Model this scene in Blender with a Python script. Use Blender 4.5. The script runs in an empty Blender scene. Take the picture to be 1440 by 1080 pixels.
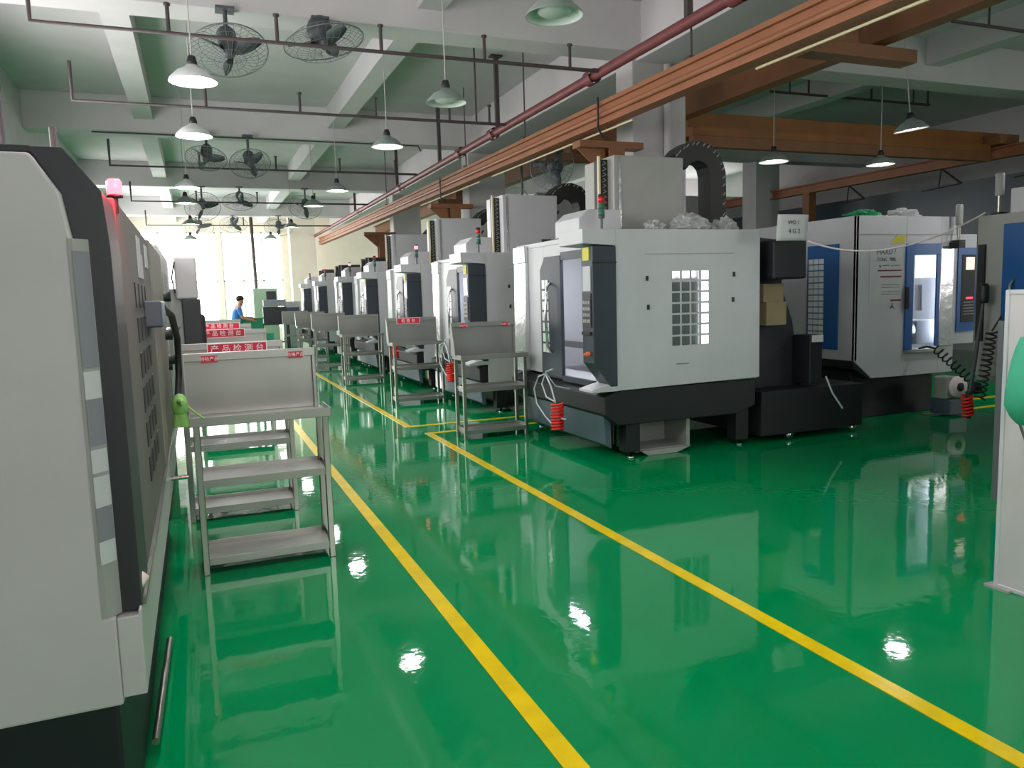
import bpy, bmesh, math, random
from mathutils import Vector, Matrix
random.seed(7)
S = bpy.context.scene
COL = S.collection
R = math.radians

# ------------------------------------------------------------------ materials
def srgb(h):
    c = [int(h[i:i+2], 16)/255 for i in (0, 2, 4)]
    return [x/12.92 if x <= .04045 else ((x+.055)/1.055)**2.4 for x in c] + [1.0]

def mat(name, hexc, rough=.5, metal=0.0, var=0.0, scale=4.0, bump=0.0, bscale=30.0, emit=None, estr=0.0, trans=0.0, coat=0.0, spec=None, rvar=0.0, stretch=None, alpha=1.0):
    m = bpy.data.materials.new(name); m.use_nodes = True
    nt = m.node_tree; b = nt.nodes['Principled BSDF']
    c = srgb(hexc)
    b.inputs['Base Color'].default_value = c
    b.inputs['Roughness'].default_value = rough
    b.inputs['Metallic'].default_value = metal
    if coat: b.inputs['Coat Weight'].default_value = coat; b.inputs['Coat Roughness'].default_value = .05
    if spec is not None: b.inputs['Specular IOR Level'].default_value = spec
    if trans: b.inputs['Transmission Weight'].default_value = trans
    if alpha < 1: b.inputs['Alpha'].default_value = alpha
    if emit:
        b.inputs['Emission Color'].default_value = srgb(emit); b.inputs['Emission Strength'].default_value = estr
    tc = None
    if var or bump or rvar:
        tc = nt.nodes.new('ShaderNodeTexCoord')
        mp = nt.nodes.new('ShaderNodeMapping')
        nt.links.new(tc.outputs['Object'], mp.inputs['Vector'])
        if stretch: mp.inputs['Scale'].default_value = stretch
    if var or rvar:
        n = nt.nodes.new('ShaderNodeTexNoise'); n.inputs['Scale'].default_value = scale; n.inputs['Detail'].default_value = 5
        nt.links.new(mp.outputs['Vector'], n.inputs['Vector'])
        if var:
            r = nt.nodes.new('ShaderNodeValToRGB')
            r.color_ramp.elements[0].position = .3; r.color_ramp.elements[1].position = .7
            r.color_ramp.elements[0].color = [max(0, x*(1-var)) for x in c[:3]] + [1]
            r.color_ramp.elements[1].color = [min(1, x*(1+var)) for x in c[:3]] + [1]
            nt.links.new(n.outputs['Fac'], r.inputs['Fac']); nt.links.new(r.outputs['Color'], b.inputs['Base Color'])
        if rvar:
            mr = nt.nodes.new('ShaderNodeMapRange'); mr.inputs['To Min'].default_value = max(0, rough-rvar); mr.inputs['To Max'].default_value = rough+rvar
            nt.links.new(n.outputs['Fac'], mr.inputs['Value']); nt.links.new(mr.outputs['Result'], b.inputs['Roughness'])
    if bump:
        n2 = nt.nodes.new('ShaderNodeTexNoise'); n2.inputs['Scale'].default_value = bscale; n2.inputs['Detail'].default_value = 3
        nt.links.new(mp.outputs['Vector'], n2.inputs['Vector'])
        bp = nt.nodes.new('ShaderNodeBump'); bp.inputs['Strength'].default_value = bump; bp.inputs['Distance'].default_value = .02
        nt.links.new(n2.outputs['Fac'], bp.inputs['Height']); nt.links.new(bp.outputs['Normal'], b.inputs['Normal'])
    return m

M = {}
M['floor'] = mat('green_epoxy', '008c50', .035, var=.05, scale=1.2, bump=.028, bscale=15.0, rvar=.015, spec=.42)
M['line'] = mat('yellow_paint', 'f2d200', .16, var=.10, scale=6)
M['wall'] = mat('painted_plaster', 'cac6c9', .8, var=.05, scale=2, bump=.05, bscale=40)
M['ceil'] = mat('ceiling_paint', 'cac6c9', .85, var=.05, scale=1.5)
M['beam'] = mat('beam_paint', 'cfcbce', .8, var=.05, scale=1.5)
M['cream'] = mat('cream_plaster', 'e8dcd0', .8, var=.05, scale=2)
M['white'] = mat('machine_white', 'c3c4c9', .38, var=.04, scale=2.5)
M['warmwhite'] = mat('machine_warm_white', 'c4bfc1', .42, var=.05, scale=2.5)
M['greywhite'] = mat('machine_grey', '9fa09c', .4, var=.06, scale=3)
M['doorshaded'] = mat('door_shaded_brown_grey', '6e6965', .65, .0, var=.08, scale=3)  # brown-grey door colour, darkened to include the shade lying on it
M['doorpale'] = mat('door_pale_grey', '8b837b', .6, var=.08, scale=3)
M['dark'] = mat('machine_charcoal', '343c47', .4, var=.08, scale=4)
M['slate'] = mat('machine_slate', '4c5967', .38, var=.06, scale=4)
M['black'] = mat('black_base', '14181d', .55, var=.15, scale=5)
M['hood'] = mat('dark_hood', '2c2c33', .45, var=.10, scale=4)
M['blue'] = mat('blue_enamel', '1b5a9c', .35, var=.06, scale=3)
M['steel'] = mat('stainless', 'a5a69f', .30, 1.0, var=.04, scale=5, rvar=.08)
M['steelsheet'] = mat('brushed_sheet', '9c9d98', .33, .75, var=.03, scale=3, rvar=.08)
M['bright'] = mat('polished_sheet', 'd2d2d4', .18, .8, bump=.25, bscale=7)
M['chrome'] = mat('chrome', 'dddddd', .12, 1.0)
M['glass'] = mat('dark_glass', '5a646c', .03, .55, spec=.8)
M['winpane'] = mat('mirror_pane', '8c9196', .04, .9)
M['clear'] = mat('clear_pane', 'dfe8ea', .02, trans=.95)
M['grid'] = mat('grid_pane', 'e2e8e4', .12, .1, var=.10, scale=8)
M['redpipe'] = mat('red_pipe', '7d3f44', .5, var=.12, scale=5)
M['pipe'] = mat('dark_pipe', '4b4042', .55, var=.12, scale=6)
M['orange'] = mat('crane_orange', '9e6546', .5, var=.12, scale=3)
M['brown'] = mat('crane_brown', '8a5c3c', .55, var=.12, scale=3)
M['amber'] = mat('bridge_amber', '95602f', .5, var=.1, scale=3)
M['conduit'] = mat('cream_conduit', 'd8ccaa', .5)
M['fan'] = mat('fan_metal', '53585c', .5, .2, var=.1, scale=8)
M['fanwire'] = mat('fan_wire', '7b8184', .5, .3)
M['shade'] = mat('lamp_enamel_green', '8b9793', .35, var=.08, scale=8)
M['litcap'] = mat('lamp_enamel_glow', 'd4d8d8', .35)  # enamel painted paler so the brightest lamps' shades look lit through
M['shadein'] = mat('lamp_inside_white', 'd8e0dc', .4)
M['bulb'] = mat('bulb_on', 'ffffff', .3, emit='f4f6ff', estr=60)
M['bulbdim'] = mat('bulb_dim', 'ffffff', .3, emit='fff4f0', estr=6)
M['cordw'] = mat('pale_cord', 'b5b5b2', .6)
M['cable'] = mat('black_cable', '222426', .5)
M['chain'] = mat('chain_black', '22241f', .5, var=.2, scale=20)
M['chainhole'] = mat('chain_link_grey', '9a9a94', .5)
M['sign'] = mat('sign_red', 'c8173c', .45, var=.05)
M['signtext'] = mat('sign_white', 'f4e4e6', .5)
M['paper'] = mat('paper', 'c7c8cb', .7, var=.04, scale=6)
M['ink'] = mat('ink', '4a4c50', .7)
M['inkred'] = mat('ink_maroon', '7c3a4a', .7)
M['yellow'] = mat('yellow_sticker', 'cfc54c', .5)
M['redcoil'] = mat('red_coil', 'e0281c', .35)
M['clearhose'] = mat('pale_hose', 'b9c2c6', .3)
M['green'] = mat('green_cloth', '1f9a66', .7, var=.1, scale=8)
M['ltgreen'] = mat('light_green_cloth', '8cc06a', .7, var=.1, scale=8)
M['orangebtn'] = mat('orange_button', 'd8642a', .4)
M['redlens'] = mat('red_lens', 'd0202a', .3)
M['redlit'] = mat('red_lens_lit', 'ff2030', .3, emit='ff7886', estr=3.2)
M['redcore'] = mat('red_lamp_core', 'ffd0d0', .3, emit='ffb8c0', estr=10)
M['greenlens'] = mat('green_lens', '2f6a55', .3)
M['screen'] = mat('screen_lit', 'e0d4cc', .3, emit='ffd8c8', estr=.9)
M['screenglare'] = mat('screen_glare', 'c4c8cc', .22, .3)  # light base colour stands in for a window reflected in the screen
M['redled'] = mat('red_digits', 'ff3040', .3, emit='ff3048', estr=3)
M['plastic'] = mat('plastic_film', 'c4c9c9', .2, var=.15, scale=10, bump=.5, bscale=18, spec=.7, trans=.3)
M['rag'] = mat('white_rag', 'cfcbc2', .8, var=.08, scale=14)
M['cardboard'] = mat('tan_carton', '8f8062', .8, var=.08)
M['worklight'] = mat('work_lamp_tube', 'ffffff', .3, emit='f2f6ff', estr=30)
M['skin'] = mat('skin', 'c08f78', .6)
M['hair'] = mat('hair', '1d1a1a', .6)
M['shirt'] = mat('blue_shirt', '4a86d8', .8, var=.08, scale=10)
M['trouser'] = mat('dark_trousers', '2b3040', .8)
M['winframe'] = mat('window_aluminium', 'd0d2cc', .5, .2)
M['darkwin'] = mat('blue_grey_partition', '46525e', .35, var=.1, scale=1)
M['sage'] = mat('sage_metal', '8ea890', .5)
M['violet'] = mat('grey_violet', '85868f', .5)
M['teal'] = mat('teal_cloth', '3aa884', .7, var=.08, scale=8)
M['tealbox'] = mat('teal_bin', '2fa083', .5)

# ------------------------------------------------------------------ mesh builder
class MB:
    def __init__(s): s.v = []; s.f = []; s.sm = []
    def add(s, vs, fs, smooth=False):
        o = len(s.v); s.v += [tuple(p) for p in vs]
        s.f += [tuple(i+o for i in f) for f in fs]; s.sm += [smooth]*len(fs); return s
    def box(s, x0, x1, y0, y1, z0, z1):
        x0, x1 = min(x0, x1), max(x0, x1); y0, y1 = min(y0, y1), max(y0, y1); z0, z1 = min(z0, z1), max(z0, z1)
        v = [(x0,y0,z0),(x1,y0,z0),(x1,y1,z0),(x0,y1,z0),(x0,y0,z1),(x1,y0,z1),(x1,y1,z1),(x0,y1,z1)]
        return s.add(v, [(0,3,2,1),(4,5,6,7),(0,1,5,4),(1,2,6,5),(2,3,7,6),(3,0,4,7)])
    def prism(s, pts, axis, a, b):
        """pts: 2D polygon; axis x: (y,z), y: (x,z), z: (x,y)"""
        def P(p, t): return {'x': (t,p[0],p[1]), 'y': (p[0],t,p[1]), 'z': (p[0],p[1],t)}[axis]
        n = len(pts); area = sum(pts[i][0]*pts[(i+1)%n][1]-pts[(i+1)%n][0]*pts[i][1] for i in range(n))
        flip = (area < 0) != (axis == 'y')
        if flip: pts = pts[::-1]
        if a > b: a, b = b, a
        v = [P(p, a) for p in pts] + [P(p, b) for p in pts]
        f = [tuple(range(n))[::-1], tuple(range(n, 2*n))] + [(i, (i+1)%n, n+(i+1)%n, n+i) for i in range(n)]
        return s.add(v, f)
    def tube(s, pts, r, n=8, closed=False):
        pts = [Vector(p) for p in pts]; m = len(pts)
        rs = r if isinstance(r, (list, tuple)) else [r]*m
        rings = []; prev = None
        for i in range(m):
            if closed: t = (pts[(i+1)%m]-pts[i-1])
            elif i == 0: t = pts[1]-pts[0]
            elif i == m-1: t = pts[-1]-pts[-2]
            else: t = (pts[i+1]-pts[i]).normalized()+(pts[i]-pts[i-1]).normalized()
            t.normalize()
            if prev is None:
                a = Vector((0,0,1)) if abs(t.z) < .9 else Vector((1,0,0))
                u = t.cross(a).normalized()
            else:
                u = (prev - t*prev.dot(t)).normalized()
            prev = u; w = t.cross(u)
            rings.append([pts[i]+(u*math.cos(2*math.pi*k/n)+w*math.sin(2*math.pi*k/n))*rs[i] for k in range(n)])
        v = [p for ring in rings for p in ring]; f = []
        mm = m if closed else m-1
        for i in range(mm):
            j = (i+1) % m
            for k in range(n):
                f.append((i*n+k, i*n+(k+1)%n, j*n+(k+1)%n, j*n+k))
        s.add(v, f, True)
        if not closed:
            s.add(rings[0], [tuple(range(n))[::-1]]); s.add(rings[-1], [tuple(range(n))])
        return s
    def lathe(s, prof, c=(0,0,0), axis=(0,0,1), n=24, smooth=True):
        ax = Vector(axis).normalized(); a = Vector((1,0,0)) if abs(ax.x) < .9 else Vector((0,1,0))
        u = (a - ax*a.dot(ax)).normalized(); w = ax.cross(u); c = Vector(c)
        v = []; f = []
        for r, h in prof:
            for k in range(n):
                t = 2*math.pi*k/n; v.append(c+ax*h+(u*math.cos(t)+w*math.sin(t))*r)
        for i in range(len(prof)-1):
            for k in range(n): f.append((i*n+k, i*n+(k+1)%n, (i+1)*n+(k+1)%n, (i+1)*n+k))
        return s.add(v, f, smooth)
    def cyl(s, p0, p1, r, n=16): return s.tube([p0, p1], r, n)
    def ball(s, c, r, n=12, sc=(1,1,1)):
        v = []; f = []; m = n//2
        for i in range(m+1):
            th = math.pi*i/m
            for k in range(n):
                ph = 2*math.pi*k/n
                v.append((c[0]+r*sc[0]*math.sin(th)*math.cos(ph), c[1]+r*sc[1]*math.sin(th)*math.sin(ph), c[2]+r*sc[2]*math.cos(th)))
        for i in range(m):
            for k in range(n): f.append((i*n+k, (i+1)*n+k, (i+1)*n+(k+1)%n, i*n+(k+1)%n))
        return s.add(v, f, True)
    def build(s, name, m, parent=None, bevel=0.0, loc=(0,0,0), mods=None):
        me = bpy.data.meshes.new(name); me.from_pydata(s.v, [], s.f); me.update()
        for p, q in zip(me.polygons, s.sm): p.use_smooth = q
        me.materials.append(M[m])
        o = bpy.data.objects.new(name, me); COL.objects.link(o); o.location = loc
        if parent: o.parent = parent
        if bevel:
            b = o.modifiers.new('bevel', 'BEVEL'); b.width = bevel; b.segments = 2; b.limit_method = 'ANGLE'; b.angle_limit = R(40)
        return o

def tag(o, label, cat, group=None, kind=None):
    o['label'] = label; o['category'] = cat
    if group: o['group'] = group
    if kind: o['kind'] = kind
    return o
def thing(name, label, cat, loc=(0,0,0), rz=0, group=None):
    o = bpy.data.objects.new(name, None); COL.objects.link(o); o.empty_display_size = .1
    o.location = loc; o.rotation_euler = (0, 0, rz)
    return tag(o, label, cat, group)
def struct(o): o['kind'] = 'structure'; return o
def children(o): return [c for c in COL.objects if c.parent == o]
KIDS = {}
def dup(root, loc, label, group=None, rz=None):
    def rec(o, p):
        c = o.copy(); COL.objects.link(c)
        if p: c.parent = p
        for ch in list(o.children): rec(ch, c)
        return c
    r = rec(root, None); r.location = loc
    if rz is not None: r.rotation_euler = (0, 0, rz)
    r['label'] = label
    if group: r['group'] = group
    return r
def text(name, body, size, m, parent, loc, rot, align='CENTER'):
    cu = bpy.data.curves.new(name, 'FONT'); cu.body = body; cu.size = size; cu.align_x = align; cu.align_y = 'CENTER'; cu.extrude = .0008; cu.resolution_u = 2
    t = bpy.data.objects.new(name+'_src', cu); COL.objects.link(t)
    dg = bpy.context.evaluated_depsgraph_get(); dg.update()
    me = bpy.data.meshes.new_from_object(t.evaluated_get(dg))
    bpy.data.objects.remove(t); bpy.data.curves.remove(cu)
    me.materials.clear(); me.materials.append(M[m])
    o = bpy.data.objects.new(name, me); COL.objects.link(o)
    if parent: o.parent = parent
    o.location = loc; o.rotation_euler = rot
    return o
FACE_CAM = (R(90), 0, 0)             # reads from -Y
FACE_LEFT = (R(90), 0, R(-90))       # reads from -X
ORD = ['first','second','third','fourth','fifth','sixth','seventh','eighth','ninth','tenth']

# ------------------------------------------------------------------ camera
CX, CY, F = 720.0, 540.0, 1090.0
VPX, VPY, ROLL, HC = 275.0, 428.0, R(1.75), 1.55
Yc = Vector((VPX-CX, VPY-CY, F)).normalized()
a_ = Vector((math.cos(ROLL), -math.sin(ROLL), 0))
up = a_.cross(Yc).normalized()
if up.y > 0: up = -up
Xc = Yc.cross(up).normalized()
if Xc.x < 0: Xc = -Xc
Rw = Matrix((Xc, Yc, up))            # rows: world axes in camera image axes (x right, y down, z forward)
right_w = Rw @ Vector((1,0,0)); down_w = Rw @ Vector((0,1,0)); fwd_w = Rw @ Vector((0,0,1))
cam_d = bpy.data.cameras.new('camera'); cam = bpy.data.objects.new('camera', cam_d); COL.objects.link(cam)
cm = Matrix((right_w, -down_w, -fwd_w)).transposed().to_4x4(); cm.translation = Vector((0,0,HC))
cam.matrix_world = cm
cam_d.sensor_fit = 'HORIZONTAL'; cam_d.sensor_width = 36; cam_d.lens = 36*F/1440; cam_d.clip_end = 300; cam_d.clip_start = .05
S.camera = cam

# ------------------------------------------------------------------ building
XL, XR, YB, YF, ZC = -2.4, 16.0, -4.0, 33.0, 5.1
struct(MB().box(XL-.2, XR+.2, YB-.2, YF+.2, -.2, 0).build('floor', 'floor'))
struct(MB().box(XL-.2, XR+.2, YB-.2, YF+.2, ZC, ZC+.2).build('ceiling', 'ceil'))

def wall_with_holes(name, axis, at0, at1, lo, hi, holes, m):
    """axis 'y': wall runs along x at y=at0..at1; holes (a,b,z0,z1)"""
    b = MB(); xs = sorted({lo, hi, *[h[0] for h in holes], *[h[1] for h in holes]})
    for p, q in zip(xs, xs[1:]):
        mid = (p+q)/2; cuts = sorted([(h[2], h[3]) for h in holes if h[0] < mid < h[1]])
        z = 0
        for c0, c1 in cuts+[(ZC, ZC)]:
            if c0 > z:
                if axis == 'y': b.box(p, q, at0, at1, z, c0)
                else: b.box(at0, at1, p, q, z, c0)
            z = c1
    return struct(b.build(name, m))
def window(name, axis, at, a, b_, z0, z1, nx, nz, parent=None, w=.05):
    m = MB(); 
    def bar(p, q, r, t):
        if axis == 'y': m.box(p, q, at-.03, at+.03, r, t)
        else: m.box(at-.03, at+.03, p, q, r, t)
    for i in range(nx+1):
        c = a+(b_-a)*i/nx; c = min(max(c, a+w/2), b_-w/2); bar(c-w/2, c+w/2, z0, z1)
    for j in range(nz+1):
        c = z0+(z1-z0)*j/nz; c = min(max(c, z0+w/2), z1-w/2); bar(a, b_, c-w/2, c+w/2)
    o = struct(m.build(name, 'winframe'))
    return o
far_holes = [(-2.2, .9, .5, 4.35), (1.1, 3.4, .5, 4.35)]
wall_with_holes('wall_far', 'y', YF, YF+.2, XL, XR, far_holes, 'cream')
back_holes = [(.2, 3.4, 1.6, 3.9), (10.4, 11.6, 1.80, 3.2), (11.6, 12.8, .1, 3.2)]
wall_with_holes('wall_back', 'y', YB-.2, YB, XL, XR, back_holes, 'wall')
left_holes = [(2.6, 6.4, 1.5, 3.9), (7.8, 11.8, 1.5, 3.9), (21.0, 25.0, .9, 4.2), (26.0, 32.0, .8, 4.2)]
wall_with_holes('wall_left', 'x', XL-.2, XL, YB, YF, left_holes, 'wall')
right_holes = [(-2, 1.0, 1.6, 3.6), (20.0, 31.0, 1.0, 4.2)]
wall_with_holes('wall_right', 'x', XR, XR+.2, YB, YF, right_holes, 'wall')
k = 1
for h in far_holes: window('window_%d' % k, 'y', YF+.1, h[0], h[1], h[2], h[3], 3, 2); k += 1
for h in back_holes: window('window_%d' % k, 'y', YB-.1, h[0], h[1], h[2], h[3], 2, 2, w=.04); k += 1
for h in left_holes: window('window_%d' % k, 'x', XL-.1, h[0], h[1], h[2], h[3], 3, 2); k += 1
for h in right_holes: window('window_%d' % k, 'x', XR+.1, h[0], h[1], h[2], h[3], 3, 2); k += 1

# concrete beams across, along, and pillars
for i, y in enumerate([2.4, 8.67, 15.0, 21.6, 28.4]):
    struct(MB().box(XL, XR, y, y+.45, 4.5, ZC).build('beam_across', 'beam', bevel=.01))
for x in (-.75, 2.5, 10.2):
    struct(MB().box(x, x+.3, YB, YF, 4.72, ZC).build('beam_along', 'beam'))
struct(MB().box(5.35, 6.05, YB, YF, 4.42, ZC).build('beam_along', 'beam', bevel=.01))
for y in (2.45, 8.8, 15.2, 21.7):
    struct(MB().box(5.3, 6.1, y, y+.42, 0, 4.5).build('pillar', 'wall', bevel=.015))
struct(MB().box(3.45, 4.4, 30.5, 31.1, 0, ZC).build('pillar', 'cream', bevel=.015))
struct(MB().box(12.5, 13.2, 15.2, 15.7, 0, ZC).build('pillar', 'wall', bevel=.015))
tag(MB().tube([(5.78,8.74,0),(5.78,8.74,4.4)], .05, 10).build('drain_pipe', 'ceil'), 'pale vertical drain pipe on the face of the big pillar behind the nearest machine head', 'pipe')
# partition in the right-hand bay: pale wall piece and a blue-grey band
struct(MB().box(8.5, 15.9, 19.0, 19.15, 0, 4.2).build('wall_partition', 'wall'))
struct(MB().box(14.2, 14.35, 4.0, 18.5, 1.0, 3.5).build('wall_partition', 'darkwin'))

# painted floor lines
def line(name, x0, x1, y0, y1):
    return struct(MB().box(x0, x1, y0, y1, .0005, .004).build(name, 'line'))
LW = .05
line('floor_line', 1.01, 1.09, -3.5, 29)
line('floor_line', 2.33, 2.41, -3.5, 8.53)
line('floor_line', 2.24, 2.32, 9.02, 29)
line('floor_line', 2.41, 5.0, 8.45, 8.53)
line('floor_line', 2.32, 5.0, 9.02, 9.10)
line('floor_line', 7.9, 13.5, 6.55, 6.62)
line('floor_line', 7.9, 13.5, 7.08, 7.15)

# ------------------------------------------------------------------ overhead pipes
def run_pipe(y, z, x0, x1, label, stubs, r=.022, riser=True, drop=None):
    t = thing('sprinkler_pipe', label, 'pipe', (x0, y, z), group='sprinkler pipes under the ceiling')
    b = MB(); L = x1-x0
    p = [(0, 0, .45)] if riser else []
    b.tube(p+[(0, 0, .0), (L, 0, 0)] if riser else [(0,0,0),(L,0,0)], r, 8)
    b.build('pipe_run', 'pipe', t)
    for s in stubs:
        q = MB(); q.tube([(s-x0, 0, .0), (s-x0, 0, .24)], r*.8, 8); q.lathe([(0,.26),(.03,.26),(.03,.24),(0,.24)], (s-x0,0,0), n=10); q.build('sprinkler_stub', 'pipe', t)
    if drop:
        for s in drop:
            q = MB(); q.tube([(s-x0,0,0),(s-x0,0,ZC-z-.01)], r*.6, 6); q.build('hanger_rod', 'pipe', t)
    return t
run_pipe(7.95, 4.0, -1.14, 4.343, 'dark sprinkler pipe nearest of the runs, passing under the two large fans', [-.05, .9, 1.9, 3.0, 4.0])
run_pipe(10.75, 4.0, -1.18, 4.343, 'second dark sprinkler pipe, crossing behind the unlit green pendant lamp', [.3, 1.45, 2.45, 3.5, 4.1], drop=[3.9])
run_pipe(15.62, 4.03, -1.22, 4.343, 'third dark sprinkler pipe, crossing just below the second pair of fans', [.25, 1.6, 2.8, 3.9])
run_pipe(20.5, 4.0, -1.22, 4.343, 'fourth dark sprinkler pipe, crossing the third row of fans', [.2, 1.6, 3.0])
run_pipe(26.5, 4.0, -1.22, 4.343, 'thin sprinkler pipe farthest away, in front of the bright end windows', [.2, 1.6, 3.0])
run_pipe(10.6, 4.74, 9.0, 12.6, 'short dark sprinkler pipe above the amber bridge crane', [9.8, 11.2, 12.55], riser=False, drop=[9.4, 12.2])
run_pipe(7.2, 4.74, 8.9, 13.0, 'dark sprinkler pipe above the blue and white machines, high in the far bay', [11.0], riser=False, drop=[9.55])
# conduit and thin vertical pipes on the side wall
t = thing('wall_pipe', 'thin dark conduit clipped under the second beam, behind the third sprinkler pipe', 'pipe', (-1.40, 14.93, 4.46))
MB().tube([(0,0,0),(5.6,0,0),(5.65,0,-.10)], .016, 6).build('conduit_run', 'pipe', t)
for i, (x, y, z0, z1) in enumerate([(-1.25, 6.9, 1.985, 3.5), (-1.0, 7.6, 1.985, 3.05), (-.86, 7.7, 1.985, 2.75)]):
    tag(MB().tube([(x, y, z0), (x, y, z1)], .03, 8).build('riser_pipe', 'pipe'),
        ['tall brown pipe stub standing above the dark hooded machine', 'short brown pipe stub between the two other stubs above the hooded machine', 'low brown pipe stub next to the chamfer of the dark hood'][i], 'pipe', 'pipe stubs behind the hooded machine')

# red main pipe with hangers
t = thing('main_pipe', 'long dark red main pipe running the length of the hall above the orange rail', 'pipe', (4.4, -1, 4.0))
MB().tube([(0,0,0),(0,32,0)], .055, 12).build('pipe_run', 'redpipe', t)
for y in (5.6, 8.2, 11.4, 13.0, 17.2, 22.0):
    q = MB(); q.lathe([(.085,-.08),(.085,.08)], (0,y+1,0), (0,1,0), 14); q.build('coupling', 'redpipe', t)
for y in (6.3, 11.2, 14.2, 17.5, 22.5):
    q = MB(); q.box(-.03,.03,y+.97,y+1.03,.05,ZC-4.01); q.box(-.09,.09,y+.94,y+1.06,ZC-4.03,ZC-4.005); q.build('hanger', 'pipe', t)

# orange power rail in front of the pillars
t = thing('crane_rail', 'long orange crane runway rail in front of the concrete pillars', 'crane rail', (4.5, 0, 0))
def rbox(b, x0, x1, z0, z1, ya=-1.0, yb=30.0, s=.008):
    v = [(x0,ya,z0+ya*s),(x1,ya,z0+ya*s),(x1,yb,z0+yb*s),(x0,yb,z0+yb*s),(x0,ya,z1+ya*s),(x1,ya,z1+ya*s),(x1,yb,z1+yb*s),(x0,yb,z1+yb*s)]
    return b.add(v, [(0,3,2,1),(4,5,6,7),(0,1,5,4),(1,2,6,5),(2,3,7,6),(3,0,4,7)])
b = MB(); rbox(b, -.02, .02, 3.40, 3.62); b.build('web', 'orange', t)
b = MB(); rbox(b, -.06, .10, 3.60, 3.645); rbox(b, -.06, .10, 3.385, 3.42); b.build('flange', 'orange', t)
b = MB(); b.tube([(-.035, -1, 3.50-.008), (-.035, 30, 3.50+.24)], .032, 8); b.build('conductor_bar', 'orange', t)
b = MB(); b.tube([(.02, -1, 3.33-.008), (.02, 5.5, 3.33+.05)], .012, 6); b.tube([(.02, 7.5, 3.33+.06), (.02, 11.8, 3.33+.1)], .012, 6); b.tube([(.02, 12.4, 3.33+.1), (.02, 16, 3.33+.13)], .012, 6); b.build('conduit', 'conduit', t)
for y in (4.2, 6.4, 10.4, 13.0, 19.0):
    q = MB(); q.tube([(0,y,3.66+.008*y),(0,y,ZC-.01)], .010, 6); q.box(-.05,.05,y-.04,y+.04,3.64+.008*y,3.68+.008*y); q.build('hanger_rod', 'pipe', t)
for y in (8.1, 14.3):
    q = MB(); q.tube([(-.08,y,3.76),(-.09,y-.02,3.6),(-.07,y+.03,3.42),(.02,y+.05,3.32)], .012, 6); q.build('cable_loop', 'cable', t)
# orange posts and brackets
for i, y in enumerate((8.62, 15.0, 21.5)):
    t = thing('crane_post', 'brown steel crane post beside the %s concrete pillar from the camera' % ['first visible', 'second visible', 'third visible'][i], 'post', (4.9, y, 0), group='crane posts by the pillars')
    b = MB(); b.box(-.11,.11,-.11,-.09,0,3.29); b.box(-.11,.11,.09,.11,0,3.29); b.box(-.012,.012,-.09,.09,0,3.29); b.build('column', 'brown', t, bevel=.004)
    MB().box(-.5, .38, -.10, .10, 3.29, 3.37).build('cap_plate', 'brown', t)
    MB().prism([(-.5,3.29),(-.11,2.95),(-.11,3.29)], 'y', -.01, .01).build('gusset', 'brown', t)
# inner girder
t = thing('crane_girder', 'thick brown runway girder passing behind the pillars', 'crane girder', (6.62, 0, 3.98))
b = MB(); b.box(-.015,.015,-1,30,0,.32); b.build('web', 'brown', t)
b = MB(); b.box(-.10,.10,-1,30,-.02,.0); b.box(-.10,.10,-1,30,.30,.33); b.build('flange', 'brown', t)
for i, y in enumerate((6.2, 12.3, 18.6)):
    t = thing('girder_bracket', 'brown hanging bracket of crossed steel arms, %s' % ['above the nearest machine', 'behind the orange rail near the second machine', 'farthest, over the third machine'][i], 'bracket', (6.2, y, 3.95), group='hanging girder brackets')
    MB().box(-.55, .85, -.11, .11, -.16, -.03).build('arm', 'brown', t, bevel=.006)
    MB().box(-.08, .08, -.08, .08, -.03, ZC-3.96).build('post', 'brown', t)
    b = MB(); b.tube([(.14,.0,-.03),(.24,0,ZC-3.96)], .05, 4); b.build('diagonal', 'brown', t)
# bridge crane across
t = thing('bridge_crane', 'amber double beam bridge crane spanning across the far bay', 'crane', (6.7, 9.85, 0))
MB().box(.05, 6.5, -.16, .16, 3.86, 4.09).build('bridge_beam', 'amber', t, bevel=.008)
MB().box(.05, 6.15, -.30, -.18, 3.58, 3.74).build('lower_beam', 'brown', t, bevel=.008)
MB().box(.05, 6.15, -.28, .16, 3.74, 3.86).build('beam_web', 'amber', t)
MB().box(6.1, 6.55, -.5, .5, 3.84, 4.0).build('end_truck', 'brown', t, bevel=.01)
t = thing('far_crane_rail', 'thin orange crane rail along the far wall of the next bay', 'crane rail', (13.0, 0, 3.62))
b = MB(); b.box(-.09,.09,-1,18,.17,.2); b.box(-.09,.09,-1,18,0,.025); b.box(-.012,.012,-1,18,.02,.18); b.build('rail_beam', 'orange', t)
for y in (4.6, 7.2, 8.8, 10.6, 12.8, 16.2):
    q = MB(); q.tube([(-.05,y,0),(-.05,y-.42,-.32)], .018, 6); q.tube([(-.05,y,0),(-.05,y+.05,-.36)], .014, 6); q.tube([(-.05,y-.42,-.32),(-.05,y+.4,-.36)], .012, 6); q.build('strut', 'cable', t)
for y in (7.8, 14.0):
    q = MB(); q.box(-.1,.1,y-.1,y+.1,-3.62,0); q.build('post', 'brown', t)

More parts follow.
